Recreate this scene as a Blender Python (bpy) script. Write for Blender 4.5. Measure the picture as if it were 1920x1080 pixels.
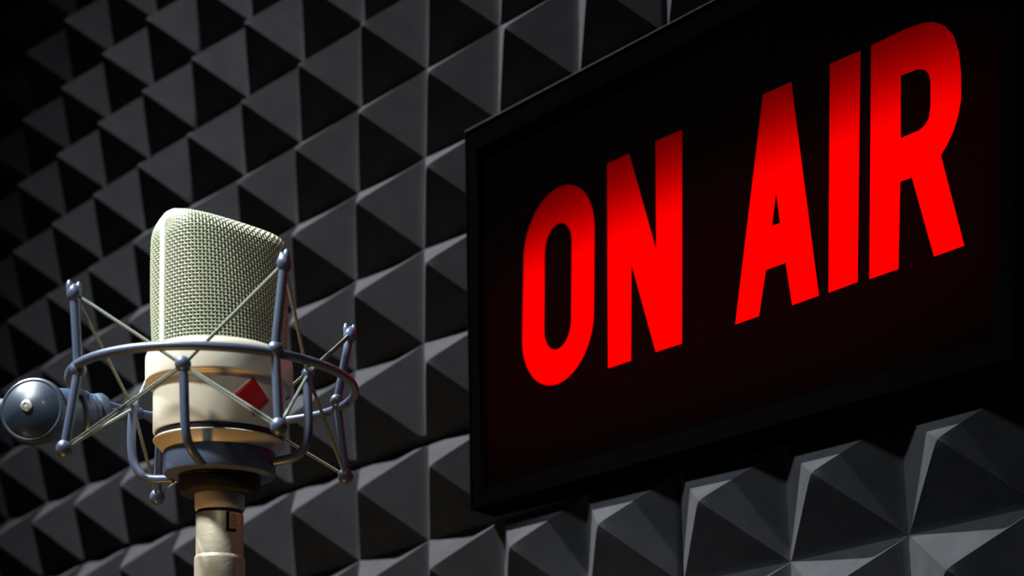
import bpy, math
import numpy as np
from mathutils import Matrix, Vector

# ---------------------------------------------------------------- clear
for _o in list(bpy.data.objects):
    bpy.data.objects.remove(_o, do_unlink=True)
SC = bpy.context.scene
COL = SC.collection

# ---------------------------------------------------------------- camera
cam_d = bpy.data.cameras.new('camera')
cam_d.sensor_width = 36.0
cam_d.lens = 2816.67 / 1920.0 * 36.0
cam_d.shift_y = 900.0 / 1920.0
cam_d.clip_start = 0.01
cam_d.dof.use_dof = True
cam_d.dof.focus_distance = 0.74
cam_d.dof.aperture_fstop = 9.0
cam = bpy.data.objects.new('camera', cam_d)
COL.objects.link(cam)
_R = np.array([[0.736464, 0.676434, 0.007664], [0.106627, -0.127261, 0.986121], [0.668021, -0.725425, -0.165849]]).T
_m = Matrix.Identity(4)
for r in range(3):
    for c in range(3):
        _m[r][c] = float(_R[r, c])
_m.translation = Vector((0.67454, -0.67562, -0.5663))
cam.matrix_world = _m
SC.camera = cam

# ---------------------------------------------------------------- view / world
SC.view_settings.view_transform = 'Standard'
SC.view_settings.look = 'None'
SC.view_settings.exposure = 0.0
SC.view_settings.gamma = 1.0
SC.view_settings.use_curve_mapping = False
world = bpy.data.worlds.new('studio_dark')
SC.world = world
world.use_nodes = True
world.node_tree.nodes['Background'].inputs[0].default_value = (0.55, 0.65, 0.85, 1)
world.node_tree.nodes['Background'].inputs[1].default_value = 0.012


def aim(o, target):
    d = Vector(target) - o.location
    o.rotation_euler = d.to_track_quat('-Z', 'Y').to_euler()


def lamp(kind, name, loc, target, power, color, size=0.1, size_y=None, spot=None, blend=1.0):
    l = bpy.data.lights.new(name, kind)
    l.energy = power
    l.color = color
    if kind == 'AREA':
        l.size = size
        if size_y:
            l.shape = 'RECTANGLE'
            l.size_y = size_y
    else:
        l.shadow_soft_size = size
    if kind == 'SPOT':
        l.spot_size = math.radians(spot)
        l.spot_blend = blend
    o = bpy.data.objects.new(name, l)
    COL.objects.link(o)
    o.location = loc
    aim(o, target)
    return o


# studio lamps and added fills: a spot high on the left rakes the foam, a key over the microphone, a warm practical low on the left
lamp('SPOT', 'ceiling_spot', (-0.95, -1.30, 2.30), (0.02, 0.0, -0.50), 1150.0, (0.95, 0.965, 1.0), size=0.06, spot=24, blend=1.0)
lamp('SPOT', 'key_spot', (0.13, -0.93, 0.42), (0.125, -0.289, -0.25), 100.0, (0.96, 1.0, 0.95), size=0.05, spot=15, blend=0.6)
lamp('SPOT', 'rim_spot', (-0.36, -0.64, 0.42), (0.125, -0.289, -0.25), 14.0, (0.93, 1.0, 0.97), size=0.05, spot=17, blend=0.7)
lamp('SPOT', 'fill_spot', (0.62, -0.72, 0.05), (0.134, -0.289, -0.26), 3.6, (1.0, 0.92, 0.76), size=0.06, spot=17, blend=0.7)  # added fill, lifts the badge and the microphone's right side
lamp('SPOT', 'under_sign_fill', (-0.17, -0.86, 0.33), (0.27, 0.0, -0.30), 36.0, (0.84, 0.94, 1.0), size=0.05, spot=22, blend=0.9)  # added lamp, brightens the foam that the sign's box shades
lamp('SPOT', 'low_fill', (-0.20, -0.95, -1.05), (-0.05, 0.0, -0.27), 7.0, (1.0, 0.86, 0.60), size=0.2, spot=30, blend=1.0)  # added fill, lifts the undersides of the pyramids
lamp('SPOT', 'warm_practical', (-0.03, -0.42, -1.00), (0.134, -0.289, -0.31), 10.0, (1.0, 0.50, 0.12), size=0.05, spot=20, blend=0.8)


# ---------------------------------------------------------------- materials
def new_mat(name):
    m = bpy.data.materials.new(name)
    m.use_nodes = True
    nt = m.node_tree
    b = nt.nodes['Principled BSDF']
    return m, nt, b


def plain(name, col, rough=0.5, metal=0.0, spec=0.5, bump=0.0, bscale=400.0, var=0.0, vscale=60.0, coat=0.0):
    m, nt, b = new_mat(name)
    b.inputs['Base Color'].default_value = (*col, 1)
    b.inputs['Roughness'].default_value = rough
    b.inputs['Metallic'].default_value = metal
    b.inputs['Specular IOR Level'].default_value = spec
    b.inputs['Coat Weight'].default_value = coat
    tc = nt.nodes.new('ShaderNodeTexCoord')
    if var > 0:
        n = nt.nodes.new('ShaderNodeTexNoise')
        n.inputs['Scale'].default_value = vscale
        n.inputs['Detail'].default_value = 4
        nt.links.new(tc.outputs['Object'], n.inputs['Vector'])
        mx = nt.nodes.new('ShaderNodeMix')
        mx.data_type = 'RGBA'
        mx.inputs['A'].default_value = (*[c * (1 - var) for c in col], 1)
        mx.inputs['B'].default_value = (*[min(1, c * (1 + var)) for c in col], 1)
        nt.links.new(n.outputs['Fac'], mx.inputs['Factor'])
        nt.links.new(mx.outputs['Result'], b.inputs['Base Color'])
    if bump > 0:
        n2 = nt.nodes.new('ShaderNodeTexNoise')
        n2.inputs['Scale'].default_value = bscale
        n2.inputs['Detail'].default_value = 3
        nt.links.new(tc.outputs['Object'], n2.inputs['Vector'])
        bp = nt.nodes.new('ShaderNodeBump')
        bp.inputs['Strength'].default_value = bump
        bp.inputs['Distance'].default_value = 0.001
        nt.links.new(n2.outputs['Fac'], bp.inputs['Height'])
        nt.links.new(bp.outputs['Normal'], b.inputs['Normal'])
    return m


M = dict(
    foam=plain('charcoal_foam', (0.048, 0.048, 0.052), 1.0, spec=0.12, bump=0.15, bscale=1500, var=0.28, vscale=70),
    wall=plain('black_wall', (0.012, 0.012, 0.012), 0.9, spec=0.1, var=0.2),
    cream=plain('cream_enamel', (0.60, 0.57, 0.48), 0.42, metal=0.1, bump=0.08, bscale=2500, var=0.05),
    wire=plain('cream_wire', (0.34, 0.37, 0.275), 0.42, metal=0.15, var=0.06, vscale=300),
    frame=plain('pale_frame', (0.55, 0.53, 0.46), 0.4, metal=0.25, var=0.03),
    liner=plain('dark_liner', (0.018, 0.022, 0.020), 0.8, spec=0.2, bump=0.2, var=0.2),
    black=plain('black_gasket', (0.010, 0.009, 0.011), 0.35, var=0.2),
    blackmetal=plain('black_anodised', (0.012, 0.011, 0.010), 0.6, spec=0.25, metal=0.0, bump=0.1, var=0.2),
    blue=plain('slate_blue_paint', (0.070, 0.094, 0.160), 0.38, metal=0.2, bump=0.05, bscale=1500, var=0.08, vscale=120),
    midblue=plain('mid_slate_paint', (0.038, 0.062, 0.108), 0.40, metal=0.1, bump=0.05, bscale=1500, var=0.1),
    darkblue=plain('dark_slate_paint', (0.020, 0.036, 0.062), 0.40, metal=0.2, bump=0.05, bscale=1500, var=0.1, coat=0.15),
    nickel=plain('satin_nickel', (0.52, 0.48, 0.38), 0.45, metal=0.4, bump=0.15, bscale=500, var=0.18, vscale=90),
    brass=plain('brass_latch', (0.75, 0.62, 0.32), 0.4, metal=0.3, var=0.1),
    bolt=plain('steel_bolt', (0.62, 0.66, 0.62), 0.35, metal=0.7, bump=0.2, var=0.15),
    red=plain('red_enamel', (0.50, 0.004, 0.006), 0.35, var=0.12, vscale=200),
    pinkline=plain('pale_pink_enamel', (0.95, 0.74, 0.70), 0.4),
    house=plain('black_housing_paint', (0.0012, 0.0012, 0.0011), 0.8, spec=0.0, bump=0.1, bscale=700, var=0.2),
    edge_highlight=plain('edge_highlight_black', (0.004, 0.004, 0.004), 0.6, spec=0.1, var=0.1),
    inside=plain('white_reflector', (0.75, 0.75, 0.75), 0.9, var=0.02),
)


def cord_mat():
    m, nt, b = new_mat('woven_elastic')
    b.inputs['Roughness'].default_value = 0.75
    tc = nt.nodes.new('ShaderNodeTexCoord')
    w = nt.nodes.new('ShaderNodeTexWave')
    w.wave_type = 'BANDS'
    w.bands_direction = 'Z'
    w.inputs['Scale'].default_value = 420.0
    w.inputs['Distortion'].default_value = 2.0
    nt.links.new(tc.outputs['Object'], w.inputs['Vector'])
    r = nt.nodes.new('ShaderNodeValToRGB')
    r.color_ramp.elements[0].color = (0.06, 0.075, 0.068, 1)
    r.color_ramp.elements[1].color = (0.22, 0.265, 0.235, 1)
    nt.links.new(w.outputs['Fac'], r.inputs['Fac'])
    nt.links.new(r.outputs['Color'], b.inputs['Base Color'])
    bp = nt.nodes.new('ShaderNodeBump')
    bp.inputs['Strength'].default_value = 0.5
    bp.inputs['Distance'].default_value = 0.0004
    nt.links.new(w.outputs['Fac'], bp.inputs['Height'])
    nt.links.new(bp.outputs['Normal'], b.inputs['Normal'])
    return m


M['cord'] = cord_mat()


def film_mat():
    """red diffuser film of the lit letters, light from the tubes behind comes through it"""
    m = bpy.data.materials.new('red_diffuser_film')
    m.use_nodes = True
    nt = m.node_tree
    nt.nodes.clear()
    out = nt.nodes.new('ShaderNodeOutputMaterial')
    tr = nt.nodes.new('ShaderNodeBsdfTranslucent')
    tr.inputs['Color'].default_value = (0.92, 0.0, 0.0, 1)
    nt.links.new(tr.outputs[0], out.inputs['Surface'])
    return m


def panel_mat():
    """printed black acrylic of the sign face; a trace of the red back light comes through"""
    m = bpy.data.materials.new('printed_black_acrylic')
    m.use_nodes = True
    nt = m.node_tree
    nt.nodes.clear()
    out = nt.nodes.new('ShaderNodeOutputMaterial')
    ad = nt.nodes.new('ShaderNodeAddShader')
    tr = nt.nodes.new('ShaderNodeBsdfTranslucent')
    tr.inputs['Color'].default_value = (0.0035, 0.0, 0.0, 1)
    di = nt.nodes.new('ShaderNodeBsdfDiffuse')
    di.inputs['Color'].default_value = (0.0006, 0.0005, 0.0005, 1)
    nt.links.new(tr.outputs[0], ad.inputs[0])
    nt.links.new(di.outputs[0], ad.inputs[1])
    nt.links.new(ad.outputs[0], out.inputs['Surface'])
    return m


M['film'] = film_mat()
M['panel'] = panel_mat()


# ---------------------------------------------------------------- mesh helpers
def mesh_obj(name, verts, faces, mat, parent=None, smooth=True, mats=None, idx=None, angle=40):
    me = bpy.data.meshes.new(name)
    me.from_pydata([tuple(map(float, v)) for v in verts], [], [tuple(map(int, f)) for f in faces])
    me.materials.append(M[mat])
    for x in (mats or []):
        me.materials.append(M[x])
    if idx is not None:
        me.polygons.foreach_set('material_index', idx)
    me.update()
    if smooth:
        me.shade_smooth()
        if angle:
            me.set_sharp_from_angle(angle=math.radians(angle))
    o = bpy.data.objects.new(name, me)
    COL.objects.link(o)
    if parent is not None:
        o.parent = parent
    return o


class MB:
    """collects shapes for one mesh"""
    def __init__(s):
        s.v = []
        s.f = []

    def add(s, v, f):
        n = len(s.v)
        s.v += [tuple(map(float, x)) for x in v]
        s.f += [tuple(int(i) + n for i in q) for q in f]
        return s

    def lathe(s, prof, seg=96, axis=None, org=(0, 0, 0), cap=True):
        """prof: (radius, height) pairs; axis: optional direction, org: origin"""
        ax = Vector(axis or (0, 0, 1)).normalized()
        q = Vector((0, 0, 1)).rotation_difference(ax)
        o = Vector(org)
        v = []
        for r, h in prof:
            for k in range(seg):
                a = 2 * math.pi * k / seg
                v.append(q @ Vector((r * math.cos(a), r * math.sin(a), h)) + o)
        f = []
        for i in range(len(prof) - 1):
            for k in range(seg):
                k2 = (k + 1) % seg
                f.append((i * seg + k, i * seg + k2, (i + 1) * seg + k2, (i + 1) * seg + k))
        if cap:
            f.append(tuple(range(seg))[::-1])
            f.append(tuple((len(prof) - 1) * seg + k for k in range(seg)))
        return s.add(v, f)

    def tube(s, pts, r, seg=12, closed=False, cap=True):
        P = [Vector(p) for p in pts]
        n = len(P)
        rs = r if isinstance(r, (list, tuple)) else [r] * n
        T = []
        for i in range(n):
            a = P[(i - 1) % n] if (closed or i > 0) else P[i]
            b = P[(i + 1) % n] if (closed or i < n - 1) else P[i]
            T.append((b - a).normalized())
        up = Vector((0, 0, 1)) if abs(T[0].z) < 0.9 else Vector((1, 0, 0))
        N = (up - T[0] * up.dot(T[0])).normalized()
        v = []
        for i in range(n):
            N = (N - T[i] * N.dot(T[i])).normalized()
            B = T[i].cross(N)
            for k in range(seg):
                a = 2 * math.pi * k / seg
                v.append(P[i] + (N * math.cos(a) + B * math.sin(a)) * rs[i])
        f = []
        for i in range(n if closed else n - 1):
            j = (i + 1) % n
            for k in range(seg):
                k2 = (k + 1) % seg
                f.append((i * seg + k, i * seg + k2, j * seg + k2, j * seg + k))
        if cap and not closed:
            f.append(tuple(range(seg))[::-1])
            f.append(tuple((n - 1) * seg + k for k in range(seg)))
        return s.add(v, f)

    def ball(s, c, r, seg=20, rings=12, sc=(1, 1, 1)):
        v = []
        f = []
        c = Vector(c)
        v.append(c + Vector((0, 0, r * sc[2])))
        for i in range(1, rings):
            p = math.pi * i / rings
            for k in range(seg):
                a = 2 * math.pi * k / seg
                v.append(c + Vector((r * sc[0] * math.sin(p) * math.cos(a), r * sc[1] * math.sin(p) * math.sin(a), r * sc[2] * math.cos(p))))
        v.append(c - Vector((0, 0, r * sc[2])))
        for k in range(seg):
            f.append((0, 1 + k, 1 + (k + 1) % seg))
        for i in range(rings - 2):
            for k in range(seg):
                a = 1 + i * seg
                f.append((a + k, a + seg + k, a + seg + (k + 1) % seg, a + (k + 1) % seg))
        last = len(v) - 1
        a = 1 + (rings - 2) * seg
        for k in range(seg):
            f.append((a + k, last, a + (k + 1) % seg))
        return s.add(v, f)

    def box(s, lo, hi):
        x0, y0, z0 = lo
        x1, y1, z1 = hi
        v = [(x0, y0, z0), (x1, y0, z0), (x1, y1, z0), (x0, y1, z0), (x0, y0, z1), (x1, y0, z1), (x1, y1, z1), (x0, y1, z1)]
        f = [(0, 3, 2, 1), (4, 5, 6, 7), (0, 1, 5, 4), (1, 2, 6, 5), (2, 3, 7, 6), (3, 0, 4, 7)]
        return s.add(v, f)

    def scaled(s, k):
        s.v = [(x * k, y * k, z * k) for x, y, z in s.v]
        return s

    def build(s, name, mat, parent=None, smooth=True, angle=40):
        return mesh_obj(name, s.v, s.f, mat, parent, smooth, angle=angle)


def thing(name, label, cat, mw=None, group=None):
    o = bpy.data.objects.new(name, None)
    o.empty_display_size = 0.02
    COL.objects.link(o)
    if mw is not None:
        o.matrix_world = mw
    return tag(o, label, cat, group)


def tag(o, label, cat, group=None):
    o['label'] = label
    o['category'] = cat
    if group:
        o['group'] = group
    return o


def frame(org, X, Y, Z):
    m = Matrix.Identity(4)
    for i, a in enumerate((X, Y, Z)):
        a = Vector(a).normalized()
        for r in range(3):
            m[r][i] = a[r]
    m.translation = Vector(org)
    return m


def spline(pts, n=10):
    """Catmull-Rom through the points"""
    P = [Vector(p) for p in pts]
    P = [P[0] * 2 - P[1]] + P + [P[-1] * 2 - P[-2]]
    out = []
    for i in range(1, len(P) - 2):
        a, b, c, d = P[i - 1:i + 3]
        for k in range(n):
            t = k / n
            out.append(0.5 * ((2 * b) + (c - a) * t + (2 * a - 5 * b + 4 * c - d) * t * t + (3 * b - a - 3 * c + d) * t ** 3))
    out.append(P[-2])
    return out


# ---------------------------------------------------------------- wall and foam
PITCH = 0.07
APEX = 0.4778
BASE = 0.30
w = MB().box((-3.2, BASE * PITCH, -1.6), (2.4, BASE * PITCH + 0.1, 1.6)).build('wall_back', 'wall', smooth=False)
w['kind'] = 'structure'

WARP = {(-1,-1):[(25,-15),(31,-15),(38,-16),(47,-15),(58,-13),(70,-11),(83,-7),(101,-3),(26,-16),(32,-17),(39,-17),(48,-16),(58,-15),(71,-13),(85,-9),(106,-7),(27,-17),(32,-18),(39,-17),(47,-17),(57,-15),(68,-13),(82,-11),(108,-11),(26,-18),(31,-18),(36,-17),(43,-16),(52,-14),(62,-13),(75,-11),(105,-14),(26,-18),(29,-17),(33,-16),(38,-14),(45,-12),(54,-10),(64,-9),(98,-16),(24,-18),(26,-16),(29,-14),(32,-11),(37,-9),(43,-7),(51,-6),(86,-16),(23,-19),(24,-16),(24,-12),(25,-8),(27,-5),(31,-2),(36,-2),(69,-13),(22,-20),(21,-16),(20,-11),(19,-6),(19,-1),(19,2),(22,3),(49,-9)],(-1,0):[(33,-28),(37,-26),(36,-22),(26,-17),(6,-10),(-21,-1),(-49,7),(-25,16),(31,-31),(34,-25),(32,-17),(23,-6),(2,5),(-28,17),(-59,26),(-44,31),(27,-35),(30,-26),(30,-12),(22,5),(3,22),(-26,38),(-59,48),(-50,46),(25,-42),(29,-31),(30,-13),(26,9),(10,32),(-18,53),(-51,66),(-46,54),(26,-55),(30,-44),(35,-26),(33,-1),(21,27),(-5,53),(-38,73),(-38,53),(29,-73),(36,-67),(42,-52),(44,-29),(33,1),(9,33),(-25,61),(-29,41),(35,-95),(43,-96),(51,-89),(54,-71),(44,-42),(20,-6),(-14,31),(-23,21),(41,-116),(50,-124),(58,-125),(60,-114),(51,-89),(27,-51),(-7,-7),(-20,-1)],(-1,1):[(33,-80),(31,-76),(27,-69),(20,-59),(11,-47),(1,-35),(-9,-23),(-18,-13),(34,-89),(33,-87),(29,-81),(23,-72),(15,-61),(5,-48),(-5,-35),(-14,-24),(35,-96),(34,-95),(31,-91),(25,-83),(17,-72),(8,-59),(-1,-46),(-10,-34),(34,-99),(34,-100),(31,-97),(26,-90),(19,-80),(11,-68),(2,-55),(-6,-42),(32,-99),(32,-101),(30,-99),(26,-94),(20,-85),(12,-74),(4,-61),(-3,-49),(29,-95),(29,-98),(28,-97),(24,-93),(19,-85),(13,-75),(6,-64),(-1,-52),(26,-88),(26,-91),(25,-91),(22,-88),(17,-82),(12,-73),(6,-63),(0,-52),(22,-79),(22,-82),(21,-83),(19,-80),(15,-75),(11,-68),(6,-59),(1,-50)],(0,-1):[(101,-3),(122,1),(137,8),(148,15),(154,23),(155,31),(153,37),(159,58),(106,-7),(133,-5),(150,1),(162,7),(167,14),(166,21),(161,26),(170,51),(108,-11),(143,-12),(162,-8),(174,-4),(177,2),(173,8),(163,12),(174,36),(105,-14),(149,-19),(170,-18),(183,-16),(183,-12),(174,-7),(160,-4),(169,11),(98,-16),(149,-26),(172,-28),(184,-28),(182,-26),(169,-24),(151,-22),(156,-22),(86,-16),(140,-31),(163,-35),(174,-38),(170,-39),(154,-39),(134,-40),(134,-61),(69,-13),(121,-32),(142,-40),(151,-46),(146,-50),(130,-52),(110,-55),(106,-97),(49,-9),(94,-30),(111,-40),(118,-48),(113,-55),(99,-61),(82,-67),(76,-122)],(0,0):[(-25,16),(24,17),(36,9),(50,-1),(65,-12),(78,-24),(87,-36),(86,-61),(-44,31),(-4,32),(1,25),(11,14),(25,0),(40,-14),(54,-30),(62,-63),(-50,46),(-17,40),(-16,33),(-9,22),(2,9),(17,-7),(34,-23),(43,-61),(-46,54),(-15,36),(-16,30),(-12,20),(-3,8),(10,-6),(26,-21),(29,-58),(-38,53),(-7,21),(-7,14),(-5,6),(1,-3),(11,-13),(24,-24),(20,-54),(-29,41),(1,-1),(1,-9),(3,-15),(6,-21),(13,-25),(21,-31),(12,-50),(-23,21),(3,-24),(4,-30),(4,-35),(5,-37),(9,-37),(14,-38),(4,-46),(-20,-1),(1,-41),(0,-45),(-1,-48),(-1,-47),(1,-44),(5,-42),(-2,-41)],(0,1):[(-18,-13),(-26,-7),(-30,-4),(-32,-6),(-31,-11),(-27,-20),(-21,-30),(-14,-41),(-14,-24),(-22,-15),(-27,-10),(-30,-9),(-29,-11),(-26,-16),(-21,-24),(-15,-32),(-10,-34),(-18,-24),(-23,-16),(-26,-13),(-26,-12),(-24,-14),(-20,-19),(-15,-25),(-6,-42),(-14,-31),(-19,-22),(-22,-16),(-23,-14),(-21,-13),(-18,-15),(-14,-19),(-3,-49),(-10,-37),(-15,-27),(-18,-20),(-19,-15),(-18,-13),(-16,-13),(-12,-14),(-1,-52),(-7,-40),(-12,-30),(-15,-22),(-16,-17),(-15,-13),(-13,-11),(-11,-11),(0,-52),(-5,-41),(-9,-32),(-12,-23),(-13,-17),(-13,-13),(-11,-10),(-9,-9),(1,-50),(-4,-40),(-7,-31),(-9,-23),(-11,-17),(-10,-12),(-9,-9),(-8,-8)],(1,-1):[(159,58),(167,82),(158,83),(144,76),(127,65),(109,51),(91,38),(74,27),(170,51),(184,81),(175,81),(160,72),(141,58),(120,42),(99,28),(80,16),(174,36),(194,65),(186,65),(170,55),(149,40),(127,24),(104,10),(84,-1),(169,11),(194,31),(186,29),(171,20),(151,6),(128,-7),(105,-17),(84,-23),(156,-22),(180,-23),(175,-27),(161,-34),(143,-42),(122,-49),(100,-51),(81,-50),(134,-61),(155,-88),(151,-93),(141,-97),(126,-98),(109,-95),(91,-88),(74,-78),(106,-97),(122,-148),(120,-155),(114,-156),(104,-149),(91,-137),(78,-121),(65,-103),(76,-122),(87,-190),(88,-199),(86,-197),(80,-185),(73,-166),(64,-144),(54,-120)],(1,0):[(86,-61),(84,-85),(83,-94),(80,-99),(75,-101),(68,-100),(60,-96),(52,-89),(62,-63),(63,-93),(64,-103),(64,-109),(61,-111),(56,-110),(50,-105),(44,-97),(43,-61),(43,-95),(47,-106),(48,-113),(47,-116),(45,-114),(41,-109),(36,-101),(29,-58),(27,-92),(31,-104),(34,-111),(35,-114),(34,-113),(32,-107),(29,-99),(20,-54),(13,-85),(19,-96),(23,-104),(25,-107),(26,-106),(25,-101),(23,-94),(12,-50),(3,-75),(10,-85),(14,-93),(18,-96),(19,-96),(19,-92),(18,-85),(4,-46),(-4,-63),(3,-73),(8,-80),(12,-83),(14,-83),(15,-80),(14,-74),(-2,-41),(-7,-51),(-1,-60),(4,-66),(8,-69),(10,-69),(12,-67),(12,-62)],(1,1):[(-14,-41),(-7,-51),(-1,-60),(4,-66),(8,-69),(10,-69),(12,-67),(12,-62),(-15,-32),(-9,-40),(-3,-47),(2,-52),(5,-55),(8,-55),(9,-54),(9,-50),(-15,-25),(-10,-31),(-4,-36),(0,-40),(4,-42),(6,-43),(7,-42),(8,-39),(-14,-19),(-9,-23),(-5,-27),(-1,-30),(3,-31),(5,-32),(6,-31),(6,-29),(-12,-14),(-8,-17),(-4,-19),(-1,-21),(2,-23),(4,-23),(5,-23),(5,-21),(-11,-11),(-7,-12),(-4,-14),(-1,-15),(1,-16),(3,-16),(4,-16),(4,-15),(-9,-9),(-6,-9),(-4,-9),(-1,-10),(1,-11),(2,-11),(3,-11),(3,-10),(-8,-8),(-5,-7),(-3,-7),(-1,-7),(0,-7),(1,-7),(2,-7),(2,-7)]}
SIGN_M = frame((0.14804, -0.02548, -0.18554), (0.99814, -0.03879, -0.04699), (0.04604, -0.02506, 0.99863), (-0.03991, -0.99893, -0.02322))
mm = 0.001062      # the sign is drawn in its own millimetres

def foam_height(u, v):
    """height of one pyramid, u and v in -0.5..0.5 from its apex, with a soft tip and a soft valley"""
    d = np.maximum(np.abs(u), np.abs(v))
    d = np.sqrt(d * d + 0.018 ** 2) - 0.018 * 0.4
    t = 1 - d / 0.488
    k = 0.016
    h = 0.5 * (t + np.sqrt(t * t + k * k * 4))       # soft max(t, 0)
    return APEX * np.minimum(h, 1.02)


def foam_panel(key, label):
    pi, pj = key
    tab = np.array(WARP[key], float).reshape(8, 8, 2) / 1000.0   # [row][col]
    n = 14
    # sample positions inside a cell, denser at the valley and the apex
    base = np.array([0, .02, .045, .08, .14, .22, .30, .38, .44, .475, .5])
    cell = np.concatenate([base, 1 - base[::-1][1:]])
    c = np.concatenate([[i + cell[:-1] for i in range(7)]]).reshape(-1)
    c = np.concatenate([c, [7.0]])
    U, V = np.meshgrid(c, c)          # V rows
    fu = U - np.floor(U) - 0.5
    fv = V - np.floor(V) - 0.5
    h = foam_height(fu, fv)
    iu = np.clip(np.floor(U).astype(int), 0, 6)
    iv = np.clip(np.floor(V).astype(int), 0, 6)
    a = (U - iu)[..., None]
    b = (V - iv)[..., None]
    D = (tab[iv, iu] * (1 - a) * (1 - b) + tab[iv, iu + 1] * a * (1 - b) + tab[iv + 1, iu] * (1 - a) * b + tab[iv + 1, iu + 1] * a * b)
    # the cut edge of a panel is slightly rounded off and leaves a thin joint
    eu = np.minimum(U, 7 - U)
    ev = np.minimum(V, 7 - V)
    h = h - 0.10 * np.clip(1 - ev / 0.05, 0, 1) ** 2 - 0.02 * np.clip(1 - eu / 0.03, 0, 1) ** 2
    inset_u = np.where(U < 0.01, 0.004, np.where(U > 6.99, -0.004, 0))
    inset_v = np.where(V < 0.01, 0.02, np.where(V > 6.99, -0.02, 0))
    X = (U - 4.5 + 7 * pi + inset_u + D[..., 0]) * PITCH
    Y = (V - 2.5 + 7 * pj + inset_v + D[..., 1]) * PITCH
    m = len(c)
    # the foam is cut out where the sign's box is let into it
    inv = SIGN_M.inverted()
    for r_ in range(len(c)):
        for q_ in range(len(c)):
            p_ = inv @ Vector((X[r_, q_], -h[r_, q_] * PITCH, Y[r_, q_]))
            tx, ty = p_.x / mm, p_.y / mm
            left = -103.0 - 15.0 * (ty + 62.5) / 245.5
            if left + 1.0 < tx < 240 and -59.0 < ty < 180:
                h[r_, q_] = min(h[r_, q_], -0.24)
    verts = np.stack([X.ravel(), -h.ravel() * PITCH, Y.ravel()], 1).tolist()
    faces = []
    for r in range(m - 1):
        for q in range(m - 1):
            a_, b_, c_, d_ = r * m + q, r * m + q + 1, (r + 1) * m + q + 1, (r + 1) * m + q
            cu_ = (c[q] + c[q + 1]) / 2 % 1 - 0.5
            cv_ = (c[r] + c[r + 1]) / 2 % 1 - 0.5
            if cu_ * cv_ > 0:          # split along the pyramid's own ridge
                faces += [(a_, b_, c_), (a_, c_, d_)]
            else:
                faces += [(a_, b_, d_), (b_, c_, d_)]
    # rim down to the wall and the back
    rim = [q for q in range(m)] + [r * m + m - 1 for r in range(1, m)] + [(m - 1) * m + q for q in range(m - 2, -1, -1)] + [r * m for r in range(m - 2, 0, -1)]
    n0 = len(verts)
    for i in rim:
        x, y, z = verts[i]
        verts.append((x, BASE * PITCH, z))
    L = len(rim)
    for i in range(L):
        j = (i + 1) % L
        faces.append((rim[j], rim[i], n0 + i, n0 + j))
    faces.append(tuple(n0 + i for i in range(L)))
    o = mesh_obj('acoustic_foam_panel', verts, faces, 'foam', angle=24)
    tag(o, label, 'foam panel', 'charcoal pyramid foam panels on the wall')
    return o


for key, label in [
    ((-1, 1), 'charcoal pyramid foam panel in the darkest corner, far up to the left'),
    ((-1, 0), 'charcoal pyramid foam panel on the wall left of and behind the microphone head'),
    ((0, 0), 'charcoal pyramid foam panel between the microphone head and the lit sign'),
    ((1, 0), 'charcoal pyramid foam panel mostly hidden behind the lit sign'),
    ((-1, -1), 'charcoal pyramid foam panel at lower left, below the blue swivel knob'),
    ((0, -1), 'charcoal pyramid foam panel right of the microphone plug, under the dark horizontal joint'),
    ((1, -1), 'charcoal pyramid foam panel below the lit sign, at lower right'),
]:
    foam_panel(key, label)

# ---------------------------------------------------------------- ON AIR sign
sign = thing('on_air_sign', 'black light box sign with glowing red letters ON AIR, mounted on the foam wall', 'sign', SIGN_M)
DEP = 30.0      # depth of the box


def outline_loop(pts):
    return [(x * mm, y * mm) for x, y in pts]


def fill2d(name, loops, depth_mm, zc_mm, mat, parent, smooth=False):
    """flat plate from closed loops (holes by even-odd), centred at zc, full thickness depth"""
    cu = bpy.data.curves.new(name, 'CURVE')
    cu.dimensions = '2D'
    cu.fill_mode = 'BOTH'
    for lp in loops:
        sp = cu.splines.new('POLY')
        sp.points.add(len(lp) - 1)
        for i, (x, y) in enumerate(lp):
            sp.points[i].co = (x * mm, y * mm, 0, 1)
        sp.use_cyclic_u = True
    cu.extrude = depth_mm * mm / 2
    tmp = bpy.data.objects.new('tmp', cu)
    COL.objects.link(tmp)
    dg = bpy.context.evaluated_depsgraph_get()
    me = bpy.data.meshes.new_from_object(tmp.evaluated_get(dg))
    bpy.data.objects.remove(tmp, do_unlink=True)
    me.name = name
    me.materials.clear()
    me.materials.append(M[mat])
    for v in me.vertices:
        v.co.z += zc_mm * mm
    o = bpy.data.objects.new(name, me)
    COL.objects.link(o)
    o.parent = parent
    return o


def stadium(x0, x1, y0, y1, ry, lean=0.0, n=14, p=2.0):
    """upright slot with rounded ends"""
    cx = (x0 + x1) / 2
    a = (x1 - x0) / 2
    out = []
    for k in range(2 * n + 1):
        t = math.pi * k / (2 * n)
        out.append((cx + a * math.copysign(abs(math.cos(t)) ** (2 / p), math.cos(t)), y1 - ry + ry * abs(math.sin(t)) ** (2 / p)))
    for k in range(2 * n + 1):
        t = math.pi + math.pi * k / (2 * n)
        out.append((cx + a * math.copysign(abs(math.cos(t)) ** (2 / p), math.cos(t)), y0 + ry - ry * abs(math.sin(t)) ** (2 / p)))
    return [(x + lean * (y - 60), y) for x, y in out]


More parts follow.
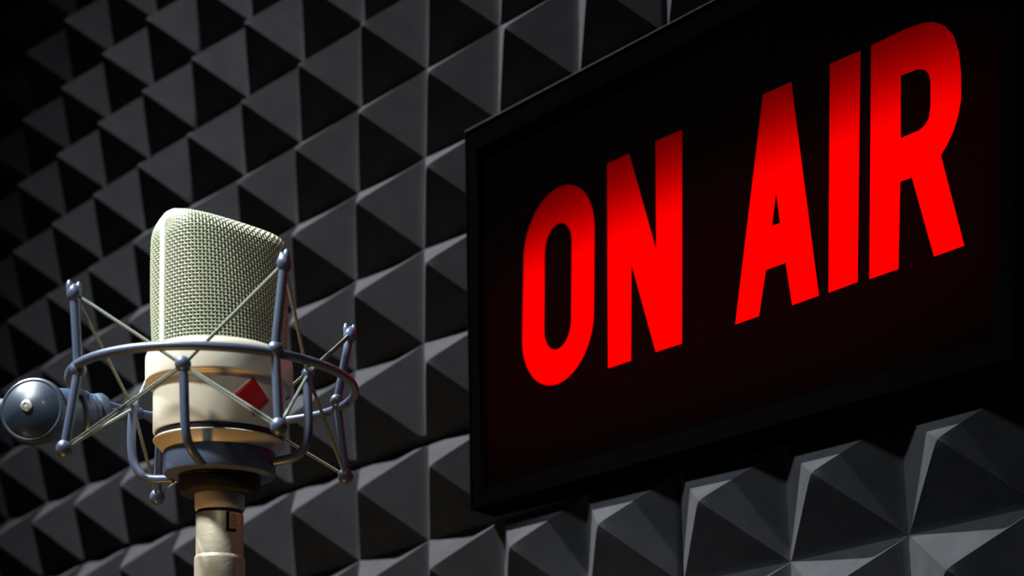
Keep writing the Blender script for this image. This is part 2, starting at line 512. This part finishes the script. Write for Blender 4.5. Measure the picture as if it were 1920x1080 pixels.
LET = {
    'O': [stadium(-66.6, -10.3, 0.0, 119.7, 35.0, -0.012), stadium(-49.2, -27.6, 20.6, 97.4, 15.0, -0.02)],
    'N': [[(-2.0, 120.6), (14.4, 120.4), (35.0, 57.2), (33.4, 120.6), (52.0, 119.9), (53.6, -0.8), (35.7, -0.7), (17.3, 55.3), (18.2, -0.9), (1.6, -0.9)]],
    'A': [[(104.9, 118.9), (122.3, 118.8), (138.9, 0.2), (123.3, -0.1), (119.3, 23.3), (107.3, 23.3), (103.2, 0.0), (88.4, -0.2)], [(113.4, 62.7), (115.9, 45.5), (110.9, 45.6)]],
    'I': [[(145.2, 118.8), (162.7, 118.5), (160.8, 0.5), (144.4, 0.0)]],
    'R': [[(168.6, 118.6), (186.9, 118.9), (196.2, 118.0), (202.0, 116.1), (207.7, 111.8), (212.4, 104.7), (215.0, 94.9), (215.9, 84.5), (215.8, 72.1), (214.4, 65.0), (211.9, 58.1), (208.6, 52.5), (205.3, 48.4), (216.6, 0.7), (201.3, 0.4), (190.2, 42.9), (184.1, 43.1), (182.9, 0.1), (167.2, 0.0)],
          [(184.7, 96.3), (193.6, 95.8), (197.2, 94.1), (199.5, 90.9), (200.3, 86.2), (200.2, 75.2), (199.3, 69.3), (197.5, 66.6), (194.2, 65.0), (184.5, 64.8)]],
}
OUT = [(-118.0, 183.0), (-103.0, -62.5), (241.5, -60.0), (250.0, 183.0)]
INN = [(-106.5, 167.0), (-94.5, -52.0), (232.5, -49.5), (240.0, 167.0)]
# stencil panel, recessed behind the bezel
loops = [[(x, y) for x, y in [(-110, 173), (-99, -56.5), (236, -54.0), (244, 173)]]]
for k in LET:
    loops += LET[k]
fill2d('face_panel', loops, 0.0, -0.75, 'panel', sign)
for k in 'ONAIR':
    o = fill2d('letter', LET[k], 0.0, -0.75, 'film', sign)
    o['label'] = 'glowing red letter ' + k
fill2d('bezel', [OUT, INN], 3.0, 1.6, 'house', sign)
# housing: four walls and a back, white inside
hb = MB()
wall_t = 3.0


def ring_wall(outer, inner, z0, z1):
    v = []
    for z in (z0, z1):
        for lp in (outer, inner):
            v += [(x * mm, y * mm, z * mm) for x, y in lp]
    f = []
    for i in range(4):
        j = (i + 1) % 4
        f += [(i, j, 8 + j, 8 + i), (4 + j, 4 + i, 12 + i, 12 + j), (8 + i, 8 + j, 12 + j, 12 + i), (j, i, 4 + i, 4 + j)]
    return v, f


IW = [(-114.8, 179.8), (-100.0, -59.3), (238.4, -56.8), (246.6, 179.8)]
v, f = ring_wall(OUT, IW, -DEP, 0.1)
hb.add(v, f)
v = [(x * mm, y * mm, z * mm) for z in (-DEP, -DEP + 2) for x, y in IW]
hb.add(v, [(0, 1, 2, 3), (4, 7, 6, 5)])
tr_in = [(-116.4, 181.4), (-101.6, -60.9), (240.1, -58.4), (248.4, 181.4)]
tm = MB()
tm.add([(x * mm, y * mm, 3.1 * mm) for x, y in OUT] + [(x * mm, y * mm, 4.4 * mm) for x, y in tr_in],
       [(i, (i + 1) % 4, 4 + (i + 1) % 4, 4 + i) for i in range(4)] + [(4, 5, 6, 7)][:0])
tm.add([(x * mm, y * mm, 3.1 * mm) for x, y in OUT] + [(x * mm, y * mm, 3.1 * mm) for x, y in tr_in],
       [(i, 4 + i, 4 + (i + 1) % 4, (i + 1) % 4) for i in range(4)])
tm.add([(x * mm, y * mm, 3.1 * mm) for x, y in tr_in] + [(x * mm, y * mm, 4.4 * mm) for x, y in tr_in],
       [(i, 4 + i, 4 + (i + 1) % 4, (i + 1) % 4) for i in range(4)])
tm.build('edge_highlight_strip', 'edge_highlight', sign, smooth=False)  # added chamfer strip, lighter than the housing to give the edge a highlight
h_ob = hb.build('housing', 'house', sign, smooth=False)
# strip lamps behind the letters: low in the box, so the letter tops stay dimmer
l = bpy.data.lights.new('letter_backlight', 'AREA')
l.shape = 'RECTANGLE'
l.size = 0.372
l.size_y = 0.127
l.energy = 0.235
l.color = (1.0, 0.25, 0.2)
lo = bpy.data.objects.new('letter_backlight', l)
COL.objects.link(lo)
lo.parent = sign
lo.matrix_parent_inverse = Matrix.Identity(4)
lo.location = (0.0785, 0.028, -0.029)
lo.rotation_euler = (math.pi, 0, 0)

# ---------------------------------------------------------------- microphone
K = 0.000245
MIC_M = frame((0.134, -0.2889, -0.27409), (0.593416, 0.803874, 0.039577), (-0.799812, 0.583498, 0.140546), (0.089896, -0.115067, 0.989282))
mic = thing('studio_microphone', 'cream large diaphragm microphone with wire mesh head and red diamond badge', 'microphone', MIC_M)


def kb(name, mat, parent=mic, angle=40, **kw):
    return None


def km(mb, name, mat, parent, angle=40, smooth=True):
    return mb.scaled(K).build(name, mat, parent, smooth, angle)


# body shell: upper band with an overhanging lip, lower cylinder
km(MB().lathe([(100, 36), (119, 36), (122, 34), (128, 31), (133, 26), (135.5, 20), (136, 12), (136, -24), (135, -28), (132, -30), (126, -31), (123, -33), (122, -38), (122, -117), (121, -119.5), (112, -120), (100, -120)], 128), 'body', 'cream', mic, angle=55)
km(MB().lathe([(100, -119), (118.5, -119), (119, -125), (118.5, -132), (100, -132)], 128), 'gasket_ring', 'black', mic)
km(MB().lathe([(95, -131), (120.5, -131), (122, -132.5), (121.5, -135), (104, -152), (95, -152)], 128), 'bottom_flange', 'cream', mic)
km(MB().lathe([(30, -150), (46, -225), (46, -256), (44.5, -259.5), (40, -260), (30, -260)], 96), 'neck', 'cream', mic)

# badge: diamond laid on the lower cylinder
def badge(half_w, half_h, r, phi0, z0, n=10):
    v = []
    f = []
    m = n
    for i in range(m + 1):
        for j in range(m + 1):
            a, b = i / m, j / m
            du = (a - b) * half_w
            dz = (a + b - 1) * half_h
            ph = phi0 + du / r
            v.append((r * math.sin(ph), -r * math.cos(ph), z0 + dz))
    for i in range(m):
        for j in range(m):
            f.append((i * (m + 1) + j, i * (m + 1) + j + 1, (i + 1) * (m + 1) + j + 1, (i + 1) * (m + 1) + j))
    return MB().add(v, f)


def thick(o, t, off=1.0):
    md = o.modifiers.new('thickness', 'SOLIDIFY')
    md.thickness = t
    md.offset = off
    return o


bd = km(badge(39.5, 38.5, 122.3, math.radians(29.0), -69), 'badge', 'pinkline', mic)
thick(bd, 0.0002)
bd['label'] = 'pale rim of the badge'
bf = km(badge(36.3, 35.0, 123.2, math.radians(29.0), -69), 'badge_enamel', 'red', bd)
thick(bf, 0.0001)
bf['label'] = 'red diamond'

# head: ridge direction in plan
PHI = math.radians(33)
HX = np.array([math.cos(PHI), math.sin(PHI), 0.0])
HN = np.array([math.sin(PHI), -math.cos(PHI), 0.0])
PROF = [(122, 34, 2.0), (120.5, 60, 2.08), (117, 95, 2.25), (112, 130, 2.45), (106, 165, 2.65), (100.5, 195, 2.85), (96, 220, 3.0), (92, 238, 3.1),
        (86, 250, 3.15), (77, 259, 3.2), (62, 267, 3.2), (44, 273.5, 3.2), (24, 278, 3.2), (7, 280, 3.2)]
PL = np.array(PROF, float)


def prof_resample(m, P=PL):
    d = np.concatenate([[0], np.cumsum(np.hypot(np.diff(P[:, 0]), np.diff(P[:, 1])))])
    t = np.linspace(0, d[-1], m)
    return np.stack([np.interp(t, d, P[:, i]) for i in range(3)], 1)


RC = 26.0


def head_surface(rows, cols, side=1.0, shrink=0.0, band=8.0):
    """half of the head, points [row][col], from the ridge's one end to the other"""
    pr = prof_resample(rows)
    out = np.zeros((rows, cols, 3))
    for i, (b, z, n) in enumerate(pr):
        hgt = (z - 34) / (280 - 34)
        a = 122 - 3.0 * hgt - shrink
        b = max(b - shrink, band)
        th = np.linspace(0, math.pi, 721)
        x = a * np.sign(np.cos(th)) * np.abs(np.cos(th)) ** (2 / n)
        y = np.maximum(b * np.abs(np.sin(th)) ** (2 / n), 0)
        d = np.concatenate([[0], np.cumsum(np.hypot(np.diff(x), np.diff(y)))])
        t = np.linspace(0, d[-1], cols)
        xx = np.interp(t, d, x)
        yy = np.interp(t, d, y)
        yy = np.maximum(yy, band)
        # rounded shoulder towards the ends of the ridge
        over = np.clip((np.abs(xx) - (a - RC)) / RC, 0, 1)
        drop = RC * (1 - np.sqrt(np.clip(1 - over ** 2, 0, 1)))
        w = np.clip((z - 225) / 50.0, 0, 1)
        w = w * w * (3 - 2 * w)
        zz = z - shrink * hgt - drop * w
        out[i] = xx[:, None] * HX + (yy * side)[:, None] * HN
        out[i, :, 2] = zz
    return out


def grid_normals(G):
    du = np.gradient(G, axis=1)
    dv = np.gradient(G, axis=0)
    n = np.cross(du, dv)
    ln = np.linalg.norm(n, axis=2, keepdims=True)
    return n / np.maximum(ln, 1e-6)


def wires(G, N, rad, amp, phase):
    """tubes along axis 1 of G, woven by moving along the normal alternately"""
    R, C = G.shape[:2]
    sgn = ((np.arange(R)[:, None] + np.arange(C)[None, :] + phase) % 2) * 2.0 - 1
    P = G + N * (sgn * amp)[..., None]
    T = np.gradient(G, axis=1)
    T /= np.maximum(np.linalg.norm(T, axis=2, keepdims=True), 1e-6)
    B = np.cross(T, N)
    S = 5
    V = np.zeros((R, C, S, 3))
    for k in range(S):
        a = 2 * math.pi * k / S
        V[:, :, k] = P + N * (rad * math.cos(a)) + B * (rad * math.sin(a))
    idx = np.arange(R * C * S).reshape(R, C, S)
    a = idx[:, :-1]
    b = idx[:, 1:]
    F = np.stack([a, np.roll(a, -1, 2), np.roll(b, -1, 2), b], -1).reshape(-1, 4)
    return V.reshape(-1, 3), F


def grille(side, label):
    rows, cols = 50, 58
    G = head_surface(rows, cols, side)
    N = grid_normals(G)
    if side < 0:
        pass
    ctr = np.array([0, 0, 150.0])
    if ((G - ctr) * N).sum() < 0:
        N = -N
    v1, f1 = wires(G, N, 1.55, 0.9, 0)
    G2 = G.transpose(1, 0, 2)
    N2 = N.transpose(1, 0, 2)
    v2, f2 = wires(G2, N2, 1.55, 0.9, 1)
    V = np.concatenate([v1, v2]) * K
    F = np.concatenate([f1, f2 + len(v1)])
    o = mesh_obj('grille', V.tolist(), F.tolist(), 'wire', mic, angle=0)
    o['label'] = label
    return o


grille(1.0, 'front wire mesh grille')
grille(-1.0, 'rear wire mesh grille')
for sd in (1.0, -1.0):
    G = head_surface(30, 60, sd, shrink=5.0, band=0.0)
    R_, C_ = G.shape[:2]
    idx = np.arange(R_ * C_).reshape(R_, C_)
    F = np.stack([idx[:-1, :-1], idx[:-1, 1:], idx[1:, 1:], idx[1:, :-1]], -1).reshape(-1, 4)
    o = mesh_obj('inner_gauze', (G.reshape(-1, 3) * K).tolist(), F.tolist(), 'liner', mic)
    o['label'] = 'dark inner gauze behind the mesh'

# band that runs over the ridge between the two grilles
path = [(-122.5, 34), (-122, 120), (-121, 200), (-120.5, 248)]
for k in range(1, 9):
    t = math.pi / 2 * k / 8
    path.append((-120.5 + 28 * (1 - math.cos(t)) , 248 + 34 * math.sin(t)))
path += [(-60, 283), (0, 284), (60, 283)] + [(-x, z) for x, z in path[3:][::-1]] + [(122, 120), (122.5, 34)]
# remove duplicated flat points
seen = []
for p_ in path:
    if not seen or math.hypot(p_[0] - seen[-1][0], p_[1] - seen[-1][1]) > 0.5:
        seen.append(p_)
path = seen
fb = MB()
nP = len(path)
vv = []
sec = [(-8, -5), (-8, 1.2), (-7, 2.2), (7, 2.2), (8, 1.2), (8, -5)]
for i, (x, z) in enumerate(path):
    a = path[max(i - 1, 0)]
    b = path[min(i + 1, nP - 1)]
    t = Vector((b[0] - a[0], b[1] - a[1])).normalized()
    nx, nz = -t.y, t.x      # outward, the path runs up the left side and down the right
    for wy, hh in sec:
        q = HX * (x + nx * hh) + HN * wy
        vv.append((q[0], q[1], z + nz * hh))
ff = []
S_ = len(sec)
for i in range(nP - 1):
    for k in range(S_):
        k2 = (k + 1) % S_
        ff.append((i * S_ + k, i * S_ + k2, (i + 1) * S_ + k2, (i + 1) * S_ + k))
fb.add(vv, ff)
km(fb, 'head_frame', 'frame', mic, angle=35)

# ---------------------------------------------------------------- cable plug under the microphone
plug = thing('cable_plug', 'satin nickel cable plug pushed onto the neck under the microphone', 'plug', MIC_M)
km(MB().lathe([(30, -261), (42.5, -261), (42.5, -266), (30, -266)], 96), 'rubber_ring', 'black', plug)
km(MB().lathe([(20, -266), (43, -266), (44, -268), (44, -344), (45.5, -346.5), (46.5, -348), (47, -352), (47, -470), (44, -476), (30, -480), (28, -540), (16, -545)], 96), 'shell', 'nickel', plug, angle=30)
# latch window with a ribbed latch, on the right of the front
lw = MB()


def on_cyl(r, phi, z):
    return (r * math.sin(phi), -r * math.cos(phi), z)


def cyl_patch(mb, r0, r1, p0, p1, z0, z1, n=8):
    v = []
    for r in (r0, r1):
        for z in (z0, z1):
            for i in range(n + 1):
                v.append(on_cyl(r, p0 + (p1 - p0) * i / n, z))
    f = []
    m = n + 1
    for i in range(n):
        f.append((2 * m + i, 2 * m + i + 1, 3 * m + i + 1, 3 * m + i))
        f.append((i, m + i, m + i + 1, i + 1))
        f.append((i, i + 1, 2 * m + i + 1, 2 * m + i))
        f.append((m + i, 3 * m + i, 3 * m + i + 1, m + i + 1))
    f.append((0, 2 * m, 3 * m, m))
    f.append((n, m + n, 3 * m + n, 2 * m + n))
    return mb.add(v, f)


cyl_patch(lw, 41, 44.4, math.radians(15), math.radians(42), -304, -267)
km(lw, 'latch_window', 'black', plug, angle=30)
lt = MB()
cyl_patch(lt, 42, 45.2, math.radians(23), math.radians(41), -299, -268)
for k in range(6):
    cyl_patch(lt, 44, 47.0, math.radians(23), math.radians(41), -297 + k * 4.9, -294.6 + k * 4.9)
km(lt, 'latch', 'brass', plug, angle=30)
sl = MB()
cyl_patch(sl, 44, 47.3, math.radians(42), math.radians(46), -440, -365)
km(sl, 'slot', 'frame', plug, angle=30)

# ---------------------------------------------------------------- shock mount
mount = thing('shock_mount', 'slate blue elastic shock mount cradling the cream microphone', 'shock mount', MIC_M)
cx, cz = -9.8, -27.6
RR = 262.0
km(MB().tube([(cx + RR * math.cos(2 * math.pi * k / 96), -RR * math.sin(2 * math.pi * k / 96), cz) for k in range(96)], 8.0, 16, closed=True), 'outer_ring', 'blue', mount)
RODS = {
    'R1': [(-253.8, -106.5, 99.9), (-246.6, -102.4, -34.6), (-269.7, -106.5, -178.3)],
    'R2': [(108.8, -250.8, 126.1), (93.6, -241.2, -21.1), (99.5, -250.8, -157.6)],
    'R3': [(253.0, 106.5, 119.2), (227.2, 102.4, -14.7), (244.1, 106.5, -162.0)],
    'R4': [(-116.0, 250.8, 113.2), (-117.7, 241.2, -32.5), (-123.2, 250.8, -187.4)],
}
for n_, (t_, m_, b_) in RODS.items():
    b = MB()
    t_, m_, b_ = Vector(t_), Vector(m_), Vector(b_)
    pts = [t_ + (m_ - t_) * k / 6 for k in range(6)] + [m_ + (b_ - m_) * k / 6 for k in range(7)]
    b.tube(pts, 8.2, 16)
    o = km(b, 'rod', 'blue', mount)
    for c_, r_, sc in ((m_, 14.0, (1, 1, 1.0)), (b_, 15.0, (1, 1, 1.08)), (t_, 13.0, (1, 1, 1.3))):
        km(MB().ball(c_, r_, sc=sc), 'ball_joint', 'blue', o)
    # two little horns that hold the cord at the top
    pr = MB()
    out = Vector((t_.x - cx, t_.y, 0)).normalized()
    sd = out
    for s_ in (-1, 1):
        p0 = t_ + Vector((0, 0, 2)) + sd * (6.5 * s_)
        pr.tube([p0, p0 + Vector((0, 0, 9)) + sd * (1.5 * s_), p0 + Vector((0, 0, 16)) + sd * (2.0 * s_), p0 + Vector((0, 0, 20)) + sd * (2.0 * s_)], [6.5, 6.2, 4.8, 1.5], 12)
    km(pr, 'hook', 'blue', o)

ARMS = {
    'I1': [(-64.0, -160.0, -33.0), (-62.2, -160.0, -66.9), (-60.3, -160.0, -132.9), (-55.8, -155.0, -166.3), (-45.0, -138.0, -184.3), (-34, -100.0, -190.7)],
    'I2': [(159.9, -66.0, -13.3), (159.8, -66.0, -50.1), (160.7, -66.0, -112.6), (155.0, -62.0, -144.5), (135.8, -55.0, -164.6), (90, -36.0, -172.3)],
    'I3': [(-160.6, 64.0, -57.4), (-163.5, 64.0, -92.0), (-162.5, 64.0, -143.7), (-152.4, 60.0, -174.6), (-130.5, 52.0, -191.8), (-86, 36.0, -194.4)],
    'I4': [(64.9, 160.0, -45.6), (64.9, 160.0, -79.7), (64.8, 160.0, -132.3), (60.4, 150.0, -161.2), (49.7, 130.0, -178.7), (34, 86.0, -184.6)],
}
for n_, pts in ARMS.items():
    o = km(MB().tube(spline(pts, 8), 8.4, 16), 'basket_arm', 'blue', mount)
    km(MB().ball(Vector(pts[0]) + Vector((0, 0, 2)), 14.5 if n_ == 'I1' else 12.0), 'ball_joint', 'blue', o)

km(MB().lathe([(60, -150), (100, -151), (103, -153), (103.5, -160), (103.5, -190), (102, -194), (98, -195.5), (60, -196)], 128), 'basket_collar', 'blue', mount, angle=35)
km(MB().lathe([(40, -195), (76, -195), (76, -200), (74.5, -202), (76, -204), (76, -224), (73, -229), (48, -230), (40, -230)], 96), 'threaded_ring', 'blackmetal', mount, angle=35)

# elastic cords between the outer rods and the inner arms
def P_(n, i):
    return Vector((RODS.get(n) or ARMS.get(n))[i])


def cord(a, b, off=(0, 0, 0), double=False):
    a = Vector(a)
    b = Vector(b)
    d = (b - a).normalized()
    a2 = a + d * 6
    b2 = b - d * 4
    mb = MB()
    side = d.cross(Vector((0, 0, 1))).normalized()
    up = side.cross(d)
    if double:
        for s_ in (-1, 1):
            mb.tube([a2 + up * (2.6 * s_), (a2 + b2) / 2 + up * (2.4 * s_), b2 + up * (1.5 * s_)], 2.3, 8)
    else:
        mb.tube([a2, (a2 + b2) / 2, b2], 3.3, 10)
    return km(mb, 'elastic_cord', 'cord', mount)


for a, ai, b, dbl in [('R1', 0, 'I1', 0), ('R1', 0, 'I3', 0), ('R1', 2, 'I1', 1), ('R1', 2, 'I3', 0),
                      ('R2', 0, 'I1', 0), ('R2', 0, 'I2', 0), ('R2', 2, 'I1', 1), ('R2', 2, 'I2', 0),
                      ('R3', 0, 'I2', 1), ('R3', 0, 'I4', 0), ('R3', 2, 'I2', 0), ('R3', 2, 'I4', 0),
                      ('R4', 0, 'I3', 0), ('R4', 0, 'I4', 0), ('R4', 2, 'I3', 0), ('R4', 2, 'I4', 0)]:
    cord(P_(a, ai), P_(b, 0), double=bool(dbl))

# swivel at the left: domed thumb knob, wedge housing, lock nut and a neck to the ring
KN = Vector((-342.0, 60.0, -71.5))
ax = Vector((-0.30, -0.93, 0.10)).normalized()
kn = MB().lathe([(43, -30), (54, -28), (61, -20), (64, -8), (64.5, 0), (62, 6), (58, 8.5), (54.5, 8), (50, 12), (40, 19), (27, 25), (14, 28), (12, 28.5)], 96, axis=ax, org=KN)
knob = km(kn, 'swivel_knob', 'darkblue', mount, angle=35)
bo = km(MB().lathe([(8, 24), (11.5, 27), (11.5, 30), (10, 32.5), (5, 33.5), (4.5, 32), (2, 32)], 32, axis=ax, org=KN), 'bolt', 'bolt', knob)
bo['label'] = 'bright round bolt head'
# housing block between knob and lock nut
hs = MB()
p0 = KN - ax * 24
p1 = Vector((-215, 150, -42))
dirh = (p1 - p0).normalized()
hs.tube([p0 - dirh * 10, p0 + dirh * 10, p0 + dirh * 60, p0 + dirh * 100], [50, 52, 47, 40], 40)
km(hs, 'swivel_housing', 'midblue', mount, angle=35)
nutc = p0 + dirh * 118
km(MB().lathe([(20, -24), (30, -22), (34, -14), (34, -4), (29, 0), (34, 4), (34, 14), (30, 20), (18, 24)], 48, axis=dirh, org=nutc), 'lock_nut', 'midblue', mount, angle=35)
end = Vector((cx + RR * math.cos(math.radians(236)), -RR * math.sin(math.radians(236)), cz))
km(MB().tube(spline([nutc, nutc + (end - nutc) * 0.5 + Vector((0, 0, -4)), end], 6), 12, 16), 'neck_rod', 'midblue', mount)
# thin washer seen behind the front left rod
wz = p0 + dirh * 76
km(MB().lathe([(28, -4), (50, -3), (52, 0), (50, 3), (28, 4)], 48, axis=dirh, org=wz), 'washer', 'blue', mount, angle=35)

# ---------------------------------------------------------------- boom arm that carries the mount
boom = thing('microphone_boom', 'dark boom arm tip entering from the left behind the blue swivel knob', 'microphone stand', MIC_M)
q0 = p0 + Vector((0, 10, 5))
km(MB().tube([q0 + Vector((-30, 10, 8)), q0 + Vector((-200, 90, 20)), q0 + Vector((-1500, 700, 60))], 16, 32), 'arm', 'blackmetal', boom)
km(MB().lathe([(18, 0), (24, 3), (24, 40), (20, 44)], 40, axis=Vector((-170, 80, 12)), org=q0 + Vector((-50, 18, 8))), 'thread_adapter', 'blackmetal', boom)
